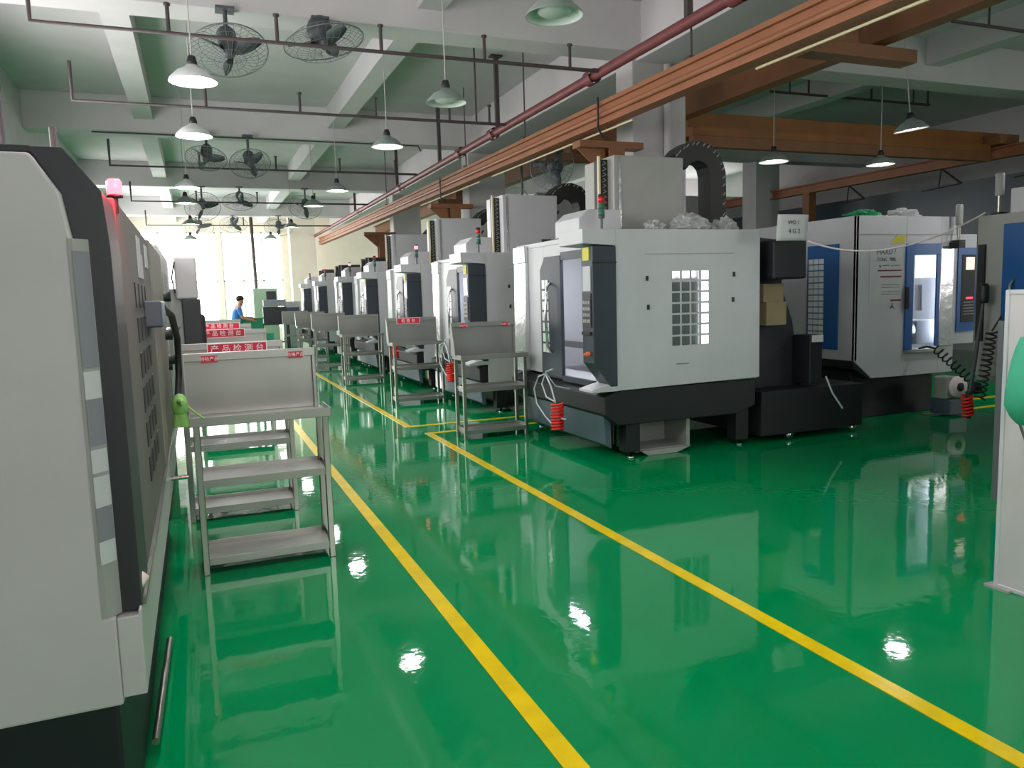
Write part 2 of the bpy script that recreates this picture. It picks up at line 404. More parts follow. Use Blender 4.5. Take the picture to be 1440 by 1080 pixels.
# ------------------------------------------------------------------ fans
def make_fan(loc, axis, label, spin=0, arm_top=4.5, dia=.82, motor_on_beam=False, group='caged fans hanging under the beams'):
    t = thing('caged_fan', label, 'fan', loc, group=group)
    ax = Vector(axis).normalized(); a = Vector((1,0,0)); u = (a-ax*a.dot(ax)).normalized(); w = ax.cross(u)
    rr = dia/2
    def pt(r, th, h): return tuple((u*math.cos(th)+w*math.sin(th))*r+ax*h)
    g = MB()
    for r, h, wr in ((rr, 0, .007), (rr*.72, .085, .0028), (rr*.72, -.085, .0028), (rr*.40, .11, .0028), (rr*.40, -.11, .0028)):
        g.tube([pt(r, 2*math.pi*k/40, h) for k in range(40)], wr, 5, True)
    for k in range(30):
        th = 2*math.pi*k/30
        for sg in (1, -1):
            g.tube([pt(rr, th, 0), pt(rr*.72, th, .085*sg), pt(rr*.38, th, .11*sg), pt(.05, th, .115*sg)], .0020, 4)
    g.build('guard', 'fanwire', t)
    m = MB(); m.lathe([(0,-.26),(.07,-.26),(.095,-.22),(.095,-.06),(.06,-.03),(.06,.04),(.03,.07),(0,.07)], (0,0,0), ax, 16); m.build('motor', 'fan', t)
    for k in range(3):
        th0 = spin+2*math.pi*k/3; bl = MB(); top = []; bot = []
        for j in range(8):
            q = j/7; r = .06+(rr*.9-.06)*q; wd = .04+.075*math.sin(math.pi*min(1, q*.9+.1)); tw = .055*(1-q*.6)
            dth = wd/max(r, .12)*.5
            top.append(pt(r, th0-dth, tw)); bot.append(pt(r, th0+dth, -tw))
        n = 8; v = top+bot+[tuple(Vector(p)-ax*.006) for p in top+bot]
        f = []
        for j in range(n-1):
            f += [(j, j+1, n+j+1, n+j), (2*n+j, 3*n+j, 3*n+j+1, 2*n+j+1), (j, 2*n+j, 2*n+j+1, j+1), (n+j, n+j+1, 3*n+j+1, 3*n+j)]
        bl.add(v, f, True); bl.build('blade', 'fan', t)
    m = MB(); back = Vector(pt(0, 0, -.2)); topz = arm_top-loc[2]
    m.tube([tuple(back), (back.x, back.y, topz-.02)], .022, 8); m.box(back.x-.09, back.x+.09, back.y-.09, back.y+.09, topz-.03, topz-.003)
    if motor_on_beam: m.lathe([(0,.0),(.11,.0),(.14,-.08),(.12,-.16),(.08,-.22),(0,-.22)], (back.x, back.y, topz-.03), n=14)
    m.build('mount_arm', 'fan', t)
    return t
make_fan((.49, 8.55, 4.06), (0.05,-.42,-.9), 'dark caged fan facing down the aisle, next to the brightest pendant lamp', .5, dia=.76)
make_fan((1.45, 8.62, 4.25), (.16,-.14,-.97), 'dark caged fan cut by the top edge, seen edge-on beside another fan', 1.1, dia=.84, arm_top=4.5, motor_on_beam=True)
make_fan((.35, 14.72, 4.05), (-.1,-.45,-.88), 'caged fan half hidden behind the second lit pendant lamp', .2, dia=.68)
make_fan((1.07, 14.75, 3.99), (.05,-.6,-.8), 'caged fan on the second beam, the one clear of the lamp', .9, dia=.70)
make_fan((.343, 21.3, 3.98), (.05,-.75,-.66), 'distant caged fan on the third beam, nearest the cart side', .25, dia=.86)
make_fan((1.24, 21.3, 4.12), (0,-.4,-.91), 'distant caged fan in the middle of the third beam', 1.5, dia=.86)
make_fan((2.84, 21.3, 4.0), (-.2,-.6,-.78), 'distant caged fan on the third beam behind a pendant lamp by the red pipe', .8, dia=.86)
make_fan((.3, 28.1, 4.1), (0,-.6,-.8), 'farthest row caged fan at the cart side', .3, dia=.9)
make_fan((1.37, 28.1, 4.18), (0,-.5,-.86), 'farthest row caged fan in the middle', 1.2, dia=.9)
make_fan((2.83, 28.1, 4.08), (-.1,-.5,-.86), 'farthest row caged fan at the machine side', .6, dia=.95)
# wall fan between the third and second machine heads
make_fan((5.05, 12.2, 2.95), (-.9,-.4,0), 'black caged wall fan mounted on a bracket between two machine heads', .4, arm_top=3.9, dia=.75, group='fans mounted over the machines')
make_fan((5.0, 10.6, 3.42), (-.75,-.65,0), 'caged fan behind the red and green signal lamp of the nearest machine', .9, arm_top=3.9, dia=.7, group='fans mounted over the machines')

# ------------------------------------------------------------------ pendant lamps
def lamp_light(x, y, z, e, parent):
    l = bpy.data.lights.new('lamp_light', 'AREA'); l.shape = 'DISK'; l.size = .26; l.energy = e; l.color = (1, .97, .95)
    o = bpy.data.objects.new('lamp_light', l); COL.objects.link(o); o.parent = parent; o.location = (0, 0, .005)
def make_lamp(x, y, z, label, bulb='bulb', e=45, cap='shade', top=ZC, tilt=(0,0)):
    t = thing('pendant_lamp', label, 'lamp', (x, y, z), group='pendant lamps')
    if tilt != (0,0): t.rotation_euler = (tilt[0], tilt[1], 0)
    MB().lathe([(.205,.0),(.20,.02),(.13,.09),(.06,.125),(.04,.15),(.0,.15)], n=28).build('lamp_shade', cap, t)
    MB().lathe([(.203,.003),(.197,.022),(.127,.088),(.055,.12),(0,.125)], n=28).build('shade_lining', 'shadein', t)
    MB().lathe([(0,.22),(.03,.22),(.045,.17),(.045,.14),(0,.14)], n=14).build('socket', 'cable', t)
    b = MB(); b.lathe([(0,.012),(.09,.012),(.12,.03),(.09,.075),(.03,.11),(0,.11)], n=20); b.build('bulb', bulb, t)
    MB().tube([(0,0,.21),(0,0,top-z-.006)], .007, 6).build('cord', 'cordw', t)
    if e: lamp_light(x, y, z, e, t)
    return t
cart_row = [(.12, 7.62), (.124, 10.03), (.006, 14.4), (-.04, 16.6), (.026, 20.9), (0, 25.7)]
EN = 17
make_lamp(.12, 5.2, 3.5, 'lit pendant lamp above the nearest stainless cart, out of the top of the picture', 'bulb', EN)
make_lamp(.12, 2.8, 3.5, 'lit pendant lamp overhead near the hooded machine', 'bulb', EN)
for i, (x, y) in enumerate(cart_row):
    make_lamp(x, y, 3.5, ['brightly lit pendant lamp below the large caged fan, nearest of the cart-side row', 'brightly lit pendant lamp above the red signal light, second of the cart-side row',
        'lit pendant lamp, third of the cart-side row, before the distant fans', 'pale pendant lamp, fourth of the cart-side row, touching a distant fan',
        'small pendant lamp, fifth of the cart-side row', 'tiny pendant lamp, last of the cart-side row, against the bright windows'][i], 'bulb' if i < 3 else 'bulbdim', EN, cap='litcap' if i < 3 else 'shade')
make_lamp(2.5, 5.2, 3.5, 'unlit pendant lamp overhead above the two yellow lines', 'shadein', 0)
make_lamp(2.5, 2.8, 3.5, 'lit pendant lamp overhead near the white board', 'bulb', EN)
make_lamp(2.5, 7.77, 3.5, 'unlit green enamel pendant lamp, nearest of the row beside the red pipe', 'shadein', 0)
for i, (x, y) in enumerate([(2.45, 10.17), (2.51, 14.4), (2.416, 16.75), (2.51, 21.6), (2.316, 25.5)]):
    make_lamp(x, y, 3.5, 'pendant lamp by the red pipe, %s' % ['the one with a lit rim before the second beam', 'third of its row counting from the green lamp', 'fourth of its row, beside a distant fan', 'fifth of its row, under the distant fans', 'last of its row, above the end windows'][i], 'bulbdim', EN)
for i, (x, y, tl) in enumerate([(8.7, 7.58, (0, R(-8))), (7.81, 9.12, (0,0)), (9.86, 9.13, (0,0)), (8.7, 5.0, (0,0)), (8.7, 2.6, (0,0))]):
    make_lamp(x, y, (3.5, 3.32, 3.35, 3.5, 3.5)[i], ['lit pendant lamp tilted in front of the amber bridge crane', 'dark pendant lamp with lit rim below the bridge, nearest the pillar', 'dark pendant lamp with lit rim below the bridge, over the far rail',
        'lit pendant lamp overhead above the machine with blue doors', 'lit pendant lamp overhead beyond the white board'][i], 'bulbdim' if i < 3 else 'bulb', EN, tilt=tl)

# ------------------------------------------------------------------ stainless carts
def make_cart(label, loc, sign=None, W=.75, D=.30, group='stainless steel carts'):
    t = thing('steel_cart', label, 'cart', loc, group=group)
    s = .036
    for x in (0, W-s):
        for y in (0, D-s):
            MB().box(x, x+s, y, y+s, 0, .885).build('leg', 'steel', t, bevel=.004)
    for z in (.09, .545):
        b = MB(); b.box(s*.2, W-s*.2, .004, D-.004, z, z+.006); b.box(s*.5, W-s*.5, .002, .008, z-.035, z+.010); b.box(s*.5, W-s*.5, D-.010, D-.004, z-.035, z+.03)
        b.box(s*.4, s*.6, .01, D-.01, z-.03, z+.03); b.box(W-s*.6, W-s*.4, .01, D-.01, z-.03, z+.03)
        b.build('shelf', 'steelsheet', t, bevel=.002)
    b = MB(); b.box(-.015, W+.015, -.015, D+.005, .885, .893); b.box(-.015, W+.015, -.018, -.010, .865, .918); b.box(-.018, -.010, -.015, D, .865, .918); b.box(W+.010, W+.018, -.015, D, .865, .918)
    b.build('tray', 'steelsheet', t, bevel=.003)
    # back panel with folded rim
    b = MB(); x0, x1 = -.03, W-.02
    b.box(x0, x1, D-.004, D+.002, .893, 1.26); b.box(x0, x1, D-.035, D+.004, 1.245, 1.262)
    b.box(x0, x1, D-.036, D-.030, 1.215, 1.262)
    b.prism([(D, .893), (D, 1.26), (D-.035, 1.26), (D-.15, .905)], 'x', x0, x0+.006); b.box(x1-.02, x1, D-.03, D, .893, 1.26)
    b.build('back_panel', 'steelsheet', t, bevel=.002)
    if sign == 'stickers':
        for sx, w, tx in ((.02, .095, '待检产品'), (.52, .085, '合格产品')):
            q = MB().box(sx+.05, sx+.05+w, D-.040, D-.0365, 1.205, 1.245).build('sticker', 'sign', t)
            text('sticker_text', tx, .026, 'signtext', q, (sx+.05+w/2, D-.0415, 1.225), FACE_CAM)
    elif sign:
        n, sx, w, z0 = sign[1], sign[2], sign[3], sign[4]
        q = MB().box(sx, sx+w, D-.043, D-.0375, z0, z0+.078).build('sign_strip', 'sign', t)
        fr = MB(); fr.box(sx-.006, sx, D-.045, D-.0375, z0-.006, z0+.084); fr.box(sx+w, sx+w+.006, D-.045, D-.0375, z0-.006, z0+.084); fr.box(sx, sx+w, D-.045, D-.0375, z0+.078, z0+.084); fr.box(sx, sx+w, D-.045, D-.0375, z0-.006, z0)
        fr.build('sign_border', 'signtext', q)
        text('sign_text', sign[0], .062*sign[5], 'signtext', q, (sx+w/2, D-.0445, z0+.038), FACE_CAM)
    return t
PT = '产 品 检 测 台'
make_cart('nearest stainless cart with two small red stickers on its back panel', (-.065, 4.655, 0), 'stickers')
make_cart('second stainless cart on the dark machine side, red banner just above the first cart', (-.14, 5.85, 0), (PT, 5, .20, .41, 1.175, 1.0))
make_cart('third stainless cart on the dark machine side, red banner against the grey column', (-.03, 8.68, 0), (PT, 5, .06, .44, 1.19, 1.0))
make_cart('fourth stainless cart on the dark machine side, with a pinkish red banner', (-.03, 11.2, 0), (PT, 5, .05, .52, 1.2, 1.0))
make_cart('farthest stainless cart on the dark machine side, below the worker in blue', (0, 14.6, 0))
make_cart('stainless cart in front of the nearest machining center, standing over the yellow crossline', (2.60, 7.87, 0), 'stickers')
make_cart('stainless cart with a white bordered red sign, beside the second machining center', (2.59, 10.95, 0), ('检 查 台', 3, .13, .34, 1.175, .95))
make_cart('plain stainless cart beside the third machining center', (2.47, 14.4, 0))
make_cart('plain stainless cart standing by the fourth machining center', (2.42, 17.7, 0))
make_cart('plain stainless cart standing by the fifth machining center', (2.40, 20.6, 0))
make_cart('distant stainless cart standing by the sixth machining center', (2.40, 23.9, 0))

# ------------------------------------------------------------------ machining centers along the aisle
def make_signal(parent, u, v, z, lit=None):
    p = MB(); p.tube([(u,v,z),(u,v,z+.12)], .012, 8); p.lathe([(0,.12),(.03,.12),(.03,.14),(0,.14)], (u,v,z), n=12)
    s = p.build('signal_tower', 'fan', parent)
    for k, (m, q) in enumerate((('greenlens', .14), ('greenlens', .20), ('redlit' if lit else 'redlens', .26))):
        MB().lathe([(0,q),(.03,q),(.03,q+.052),(0,q+.052)], (u,v,z), n=14).build('lens', m, s)
    MB().lathe([(0,.315),(.031,.315),(.028,.335),(0,.34)], (u,v,z), n=14).build('lamp_cap', 'cable', s)

def chain_band(b, pts, x_dir, w, th):
    """a flat band following pts in the x-z plane, extruded along y"""
    n = len(pts); v = []
    for i, (x, z) in enumerate(pts):
        a = pts[max(0,i-1)]; c = pts[min(n-1,i+1)]; dx, dz = c[0]-a[0], c[1]-a[1]; l = math.hypot(dx, dz) or 1
        nx, nz = -dz/l, dx/l
        for s_, y in ((-.5,0),(.5,0),(.5,w),(-.5,w)): v.append((x+nx*th*s_, y, z+nz*th*s_))
    f = []
    for i in range(n-1):
        for k in range(4): f.append((4*i+k, 4*i+(k+1)%4, 4*(i+1)+(k+1)%4, 4*(i+1)+k))
    f += [(0,1,2,3)[::-1], tuple(4*(n-1)+k for k in (0,1,2,3))]
    b.add(v, f); return b

def machining_center(y0, idx, label, sb=.655, strip_b=.66, full=True, lit=False, bracket=False):
    t = thing('machining_center', label, 'machine', (3.48, y0, 0), group='white machining centers in the long row')
    D, W = 1.59, 2.3
    e = MB()
    e.prism([(0,sb),(D,sb+.02),(D,2.1),(0,2.1)], 'y', 0, .04)
    e.prism([(0,.66),(D,.66),(D,2.1),(0,2.1)], 'y', W-.04, W)
    e.box(D-.04, D, .04, W-.04, .66, 2.1)
    e.box(0, D-.04, .04, W-.04, 2.05, 2.1)
    e.box(0, .05, .42, 1.55, 1.93, 2.05)
    e.box(0, .05, 1.55, W-.04, .66, 2.05)
    e.box(0, .05, .04, .42, .66, 2.05)
    e.box(.0, D-.04, .04, W-.04, .66, .70)
    e.build('enclosure', 'white', t, bevel=.006)
    c = MB(); c.prism([(-.0,1.955),(-.33,1.975),(-.33,2.10),(.0,2.10)], 'y', -.005, .47); c.build('front_fascia', 'white', t, bevel=.006)
    p = MB(); p.prism([(-.0,1.90,), (-.04,1.90), (-.06,strip_b), (0,strip_b)], 'y', 1.95, 2.28); p.box(-.05,0,1.95,2.28,1.9,2.08); p.build('end_panel', 'bright' if idx < 2 else 'white', t, bevel=.006)
    a = MB(); a.prism([(-.01,.64),(-.10,.60),(-.06,.14),(0,.10)], 'y', .12, 1.93); a.build('apron', 'slate', t, bevel=.006)
    a = MB(); a.prism([(0,.74),(-.26,.675),(-.26,.655),(0,.655)], 'y', -.003, .25); a.build('skirt_wedge', 'white', t)
    MB().prism([(.02,.655),(1.56,.655),(1.56,.40),(1.35,.33),(.02,.33),(-.12,.44),(-.12,.60)], 'y', .02, W-.05).build('base', 'black', t, bevel=.01)
    for u in (.12, 1.36):
        for v in (.06, W-.22):
            lg = MB().box(u, u+.15, v, v+.14, .06, .40).build('leg', 'black', t, bevel=.006)
            MB().lathe([(0,.0),(.035,.0),(.03,.015),(.014,.02),(.014,.07),(0,.07)], (u+.075, v+.05, 0), n=12).build('foot', 'chrome', lg)
    # chip bin under the base, open to the side
    b = MB(); b.box(.27,.86,.5,.52,.05,.33); b.box(.27,.29,.15,.52,.05,.33); b.box(.82,.86,.12,.52,.04,.34); b.box(.27,.86,.15,.52,.03,.055); b.box(.27,.86,.15,.5,.31,.33)
    b.prism([(.30,.05),(.86,.05),(.70,.0),(.38,.0)], 'y', .10, .15)
    b.build('chip_bin', 'greywhite', t, bevel=.003)
    # vertical column head
    cv = .80 if idx == 0 else .47; ct = 2.895 if idx < 4 else 2.56
    co = MB().box(.45, 1.27, cv, cv+.62, 2.1, ct).build('column_head', 'greywhite' if idx == 0 else ('white' if idx < 4 else 'hood'), t, bevel=.012)
    MB().box(.50,.53,cv-.008,cv,2.12,ct-.02).build('trim_strip', 'bright', co)
    if idx in (1,): MB().box(1.02,1.16,cv-.01,cv,2.14,2.3).build('hatch', 'dark', co)
    k = MB(); k.box(.37,.45,cv+.12,cv+.26,2.1,ct-.03); k.build('chain_guide', 'chain', t)
    k = MB(); k.box(.335,.355,cv+.10,cv+.13,2.1,ct); k.build('guide_rod', 'conduit', t)
    k = MB()
    for j in range(13 if idx < 4 else 7):
        z = 2.15+j*.055; k.tube([(.39,cv+.119,z),(.43,cv+.119,z+.018),(.40,cv+.119,z+.036)], .006, 4)
    k.build('chain_links', 'chainhole', t)
    if idx < 4:
        path = [(1.27,2.86),(1.34,2.93),(1.42,2.975),(1.52,2.985),(1.63,2.95),(1.71,2.87),(1.745,2.76),(1.75,2.6),(1.75,2.4),(1.75,2.15)]
        ch = MB(); chain_band(ch, path, None, .22, .20); o = ch.build('cable_chain', 'chain', t); o.location = (0, cv+.06, 0)
        q = MB()
        for i in range(len(path)-1):
            for f_ in (.25, .75):
                x = path[i][0]*(1-f_)+path[i+1][0]*f_; z = path[i][1]*(1-f_)+path[i+1][1]*f_
                dx, dz = path[i+1][0]-path[i][0], path[i+1][1]-path[i][1]; l = math.hypot(dx, dz); nx, nz = -dz/l, dx/l
                MB().tube([(x+nx*.075-.014, -.001, z+nz*.075-.014), (x+nx*.075+.014, -.001, z+nz*.075+.014)], .007, 4).build('chain_rivet', 'chainhole', o)
        br = MB(); br.tube([(1.29,cv+.15,2.2),(1.29,cv+.15,2.6),(1.36,cv+.15,2.7)], .014, 6); br.build('chain_bracket', 'cable', t)
    # chamfered cover on the roof
    MB().prism([(-.04,2.1),(-.04,2.26),(.06,2.34),(.42,2.34),(.42,2.1)], 'y', .62, 1.15).build('top_cover', 'white', t, bevel=.008)
    make_signal(t, .02, .28, 2.1, lit)
    # control pendant
    cb = MB(); cb.prism([(-.24,.92),(-.24,1.95),(0,1.95),(0,.70),(-.07,.70)], 'y', -.012, .20); cbo = cb.build('control_box', 'dark', t, bevel=.008)
    MB().prism([(.0,.68),(-.07,.72),(-.24,.93),(-.16,.93)], 'y', .0, .19).build('bracket_arm', 'dark', cbo)
    scr = MB().box(-.247,-.24,.02,.165,1.56,1.78).build('screen', 'screenglare', cbo)
    kb = MB().box(-.25,-.24,.015,.175,1.24,1.54).build('keypad', 'hood', cbo)
    q = MB()
    for i in range(4):
        for j in range(4):
            q.box(-.256,-.25,.03+.034*i,.05+.034*i,1.28+.055*j,1.31+.055*j)
    q.build('key', 'greywhite', kb)
    MB().box(-.262,-.24,.015,.175,1.17,1.20).build('ledge', 'cable', cbo)
    q = MB(); 
    q.lathe([(0,.03),(.022,.03),(.022,0)], (-.245,.06,1.0), (-1,0,0), 12); q.build('emergency_stop', 'orangebtn', cbo)
    q = MB(); q.lathe([(0,.02),(.014,.02),(.014,0)], (-.245,.13,.99), (-1,0,0), 12); q.build('button', 'orangebtn', cbo)
    MB().box(-.248,-.2405,.04,.16,1.83,1.945).build('yellow_label', 'yellow', cbo)
    MB().box(-.243,.001,-.016,-.012,1.80,1.815).build('seam', 'cable', cbo)
    # sliding door with frame and window grid
    d = MB(); v0, v1 = 1.05, 1.55; z0, z1 = .68, 1.93
    d.prism([(v0,z0),(v1,z0),(v1,1.80),(v1-.12,z1),(v0,z1)], 'x', -.045, -.005)
    do = d.build('sliding_door', 'dark', t, bevel=.006)
    g = MB()
    for i in range(2):
        for j in range(7):
            g.box(-.05,-.0455,1.34+i*.085,1.41+i*.085,.93+j*.112,1.02+j*.112)
    g.build('door_window', 'grid', do)
    h = MB(); h.tube([(-.05,1.28,1.66),(-.10,1.27,1.60),(-.115,1.27,1.3),(-.10,1.27,1.0),(-.05,1.28,.93)], .014, 8); h.build('door_handle', 'chrome', do)
    MB().box(-.04,0,.40,1.05,1.88,1.96).build('door_track', 'dark', t); MB().box(-.04,0,.40,1.05,.655,.71).build('door_track', 'dark', t)
    # work area
    w = MB(); w.box(.35,1.35,.35,1.95,.95,1.02); w.box(.45,1.25,.9,1.4,.70,.95); wt = w.build('work_table', 'steelsheet', t)
    MB().lathe([(0,.0),(.09,0),(.11,.25),(.11,.5),(0,.5)], (.85,1.1,1.45), n=16).build('spindle', 'steel', t)
    # near side: window of square panes, latches, seam
    q = MB()
    for i in range(4):
        for j in range(7):
            q.box(.588+i*.106, .588+i*.106+.083, -.004, .001, 1.035+j*.1005, 1.035+j*.1005+.082)
    q.build('side_window', 'winpane', t)
    for (u, z) in ((.32,1.66),(1.28,1.68),(.33,1.40),(1.27,1.44)):
        MB().box(u-.011,u+.011,-.012,.0,z-.022,z+.022).build('latch', 'cable', t)
    MB().box(.30,1.28,-.003,.0,1.873,1.881).build('side_seam', 'greywhite', t)
    MB().box(.63,.77,-.004,.0,.858,.864).build('side_slot', 'cable', t)
    return t
ys = [6.1, 9.45, 12.55, 15.85, 18.65, 22.5, 25.7]
mlabels = ['nearest white machining center, its side panel with a window of square panes',
    'second white machining center, grey side panel behind the cart over the crossline',
    'third white machining center with a red lit signal tower',
    'fourth white machining center from the near end of the row',
    'fifth white machining center from the near end of the row',
    'sixth white machining center from the near end of the row',
    'last and smallest looking white machining center of the row']
mcs = []
for i, y in enumerate(ys):
    mcs.append(machining_center(y, i, mlabels[i], sb=.655 if i == 0 else .38, strip_b=.68 if i == 0 else .14, lit=(i in (2, 4))))

# interior work lamp of the nearest machine
for r_ in mcs[:4]:
    b = MB(); b.box(.2, .26, .5, 1.8, 2.02, 2.045); b.build('work_lamp', 'worklight', r_)
    l = bpy.data.lights.new('work_light', 'AREA'); l.shape = 'RECTANGLE'; l.size = .06; l.size_y = 1.2; l.energy = 14; l.color = (.95,.98,1)
    lo = bpy.data.objects.new('work_light', l); COL.objects.link(lo); lo.parent = r_; lo.location = (.23, 1.15, 2.01); lo.rotation_euler = (0, R(-25), 0)

# coil hoses and air lines on the aisle side
def hose_set(y, u, label, z=.34, big=1.0):
    hk = .605-z
    t = thing('air_hose', label, 'hose', (3.48+u, y, z), group='air hoses with red coils')
    c = MB(); pts = []
    for k in range(150):
        th = k/150*2*math.pi*9; h = k/150
        pts.append((.055*math.cos(th), -.04+.045*math.sin(th), .26*h*big))
    c.tube(pts, .012, 6); c.build('coil', 'redcoil', t)
    h = MB()
    h.tube([(0,0,.26),(.0,.1,.42),(.0,.22,.52),(.0,.38,.48),(.0,.5,.35),(.0,.44,.2),(0,.25,.1),(0,.08,.04)], .008, 6)
    h.tube([(0,.02,.27),(-.02,.16,.30),(-.02,.26,.42),(-.0,.2,.54),(0,.05,.58)], .008, 6)
    h.tube([(.0,.2,.525),(.1,.2,hk+.04),(-u-.104,.2,hk)], .007, 6)
    h.tube([(.0,0,.1),(.02,-.1,.12),(.03,-.16,.12)], .008, 6)
    h.build('hose', 'clearhose', t)
    return t
hose_set(6.66, -.36, 'red coiled air hose with pale loops hanging at the nearest machining center', z=.25)
hose_set(9.85, -.40, 'red coiled air hose hanging behind the cart over the crossline', z=.42)
hose_set(12.95, -.40, 'red coiled air hose with pale loops behind the cart with the white bordered sign', z=.55)

# dark chip conveyor with carton shelf between the rows
t = thing('chip_conveyor', 'black chip conveyor standing behind the nearest machining center', 'machine', (5.12, 5.98, 0))
MB().box(.0, 1.32, .14, 1.5, .07, .52).build('tank', 'black', t, bevel=.01)
MB().prism([(.05,.5),(.75,.5),(.62,1.2),(.48,1.55),(.52,2.02),(.05,2.06)], 'y', .42, .9).build('riser', 'hood', t, bevel=.01)
MB().box(.06,.46,.05,.40,1.62,2.0).build('discharge_head', 'black', t, bevel=.02)
MB().box(.08,.33,.18,.42,1.17,1.40).build('carton', 'cardboard', t, bevel=.004)
MB().box(.06,.31,.2,.42,1.40,1.58).build('carton', 'cardboard', t, bevel=.004)
MB().box(.62,.78,.16,.42,.55,1.05).build('pump', 'black', t, bevel=.01)
MB().box(.64,.76,.13,.16,.98,1.05).build('label_plate', 'paper', t)
for x in (.4, 1.25):
    w = MB(); w.lathe([(.0,-.018),(.045,-.018),(.045,.018),(0,.018)], (x, .2, .046), (0,1,0), 16); w.build('caster', 'chrome', t)
MB().tube([(.82,.15,.62),(.88,.12,.45),(1.0,.1,.28)], .01, 6).build('drain_hose', 'clearhose', t)

# paper notice and sagging cable
t = thing('paper_notice', 'white paper sheet with two printed lines hung on the cable over the gap', 'notice', (5.18, 5.8, 1.97))
pv = []; 
for j in range(7):
    for i in range(7):
        pv.append(((i/6-.5)*.36+.02*(j/6), -.02*math.sin(i/6*3), j/6*.24))
pf = [(j*7+i, j*7+i+1, (j+1)*7+i+1, (j+1)*7+i) for j in range(6) for i in range(6)]
sh = MB().add(pv, pf, True).build('sheet', 'paper', t); so = sh.modifiers.new('solid', 'SOLIDIFY'); so.thickness = .0015
text('notice_text', 'VM2 1', .05, 'ink', sh, (.0, -.028, .165), FACE_CAM)
text('notice_text', '4 G 2', .06, 'ink', sh, (.01, -.028, .085), FACE_CAM)
pts = []
p0, p1 = Vector((5.365, 5.79, 1.965)), Vector((7.235, 5.42, 2.205))
for i in range(25):
    q = i/24; p = p0.lerp(p1, q); p.z -= .30*4*q*(1-q)*(1-.25*q)*.75; pts.append(tuple(p))
tag(MB().tube(pts, .008, 8).build('white_cable', 'signtext'), 'white cable sagging from the paper sheet to the tall signal tower', 'cable')

# crumpled plastic on the roof of the nearest machining center
def crumple(name, m, loc, size, seed, label, cat, cam_up=1.0):
    rnd = random.Random(seed); bm = bmesh.new(); bmesh.ops.create_icosphere(bm, subdivisions=4, radius=1)
    from mathutils import noise
    for v in bm.verts:
        n = noise.noise(v.co*2.3+Vector((seed,0,0)))*.45+noise.noise(v.co*6+Vector((0,seed,0)))*.22
        v.co *= 1+n; v.co.x *= size[0]; v.co.y *= size[1]; v.co.z *= size[2]; v.co.z = max(v.co.z, -size[2]*.35)
    zmin = min(v.co.z for v in bm.verts)
    for v in bm.verts: v.co.z -= zmin
    me = bpy.data.meshes.new(name); bm.to_mesh(me); bm.free(); me.materials.append(M[m])
    o = bpy.data.objects.new(name, me); COL.objects.link(o); o.location = loc
    return tag(o, label, cat)
crumple('plastic_wrap', 'plastic', (4.48, 6.40, 2.104), (.20,.11,.12), 3, 'crumpled clear plastic film lying on the roof of the nearest machining center', 'plastic film')
crumple('plastic_wrap', 'plastic', (4.88, 6.40, 2.104), (.12,.10,.10), 8, 'smaller bunch of pale film at the rear edge of that roof', 'plastic film')
crumple('plastic_wrap', 'plastic', (4.07, 6.38, 2.104), (.10,.08,.07), 5, 'low bunch of film in front of the machine head on that roof', 'plastic film')
crumple('green_wrap', 'green', (7.22, 6.9, 2.3), (.22,.14,.07), 4, 'green wrapping lying on the roof of the machine with blue doors', 'wrapping')
crumple('blue_wrap', 'paper', (7.80, 6.88, 2.3), (.20,.14,.08), 6, 'pale blue sheet bundle on the roof of the machine with blue doors', 'wrapping')

# ------------------------------------------------------------------ blue-door machines on the far side
t = thing('blue_door_machine', 'white machine with blue framed doors and a posted notice, interior lit', 'machine', (6.8, 6.6, 0))
e = MB()
z1 = 2.3
# front face with a door opening u .78..1.26, z .80..1.94
e.prism([(0,.69),(.26,.48),(.75,.475),(.75,z1),(0,z1)], 'y', 0, .04)
e.box(.75,1.30,0,.04,.475,.78); e.box(.75,1.30,0,.04,1.97,z1); e.box(1.30,1.55,0,.04,.475,z1)
e.prism([(.0,.69),(1.7,.69),(1.7,z1),(.0,z1)], 'x', 0, .04)
e.box(1.51,1.55,.04,1.7,.5,z1); e.box(.04,1.51,1.66,1.7,.69,z1); e.box(.04,1.51,.04,1.66,z1-.04,z1); e.box(.04,1.51,.04,1.66,.69,.73)
# prism along x took (y,z): shift is already local
e.build('enclosure', 'white', t, bevel=.006)
MB().box(-.005,1.555,-.006,.0,2.09,2.10).build('roof_seam', 'greywhite', t)
MB().prism([(0,.69),(.26,.48),(.26,.47),(.02,.60)], 'y', .02, 1.6).build('lower_skirt', 'hood', t)
MB().box(.12,1.42,.16,1.6,0,.66).build('base', 'black', t, bevel=.01)
s_ = MB().box(1.55,1.92,.02,.30,.80,2.10).build('control_panel', 'white', t, bevel=.008)
b = MB().box(1.60,1.90,.005,.02,.95,1.94).build('panel_bezel', 'blue', s_)
MB().box(1.66,1.88,.0,.006,1.06,1.86).build('panel_face', 'cable', b)
MB().box(1.72,1.86,-.004,.002,1.68,1.83).build('screen', 'screen', b)
MB().box(1.74,1.85,-.004,.002,1.335,1.355).build('digital_readout', 'redled', b)
q = MB()
for j in range(5): q.box(1.70,1.87,-.003,.002,1.29-j*.035,1.30-j*.035)
q.build('key_row', 'chainhole', b)
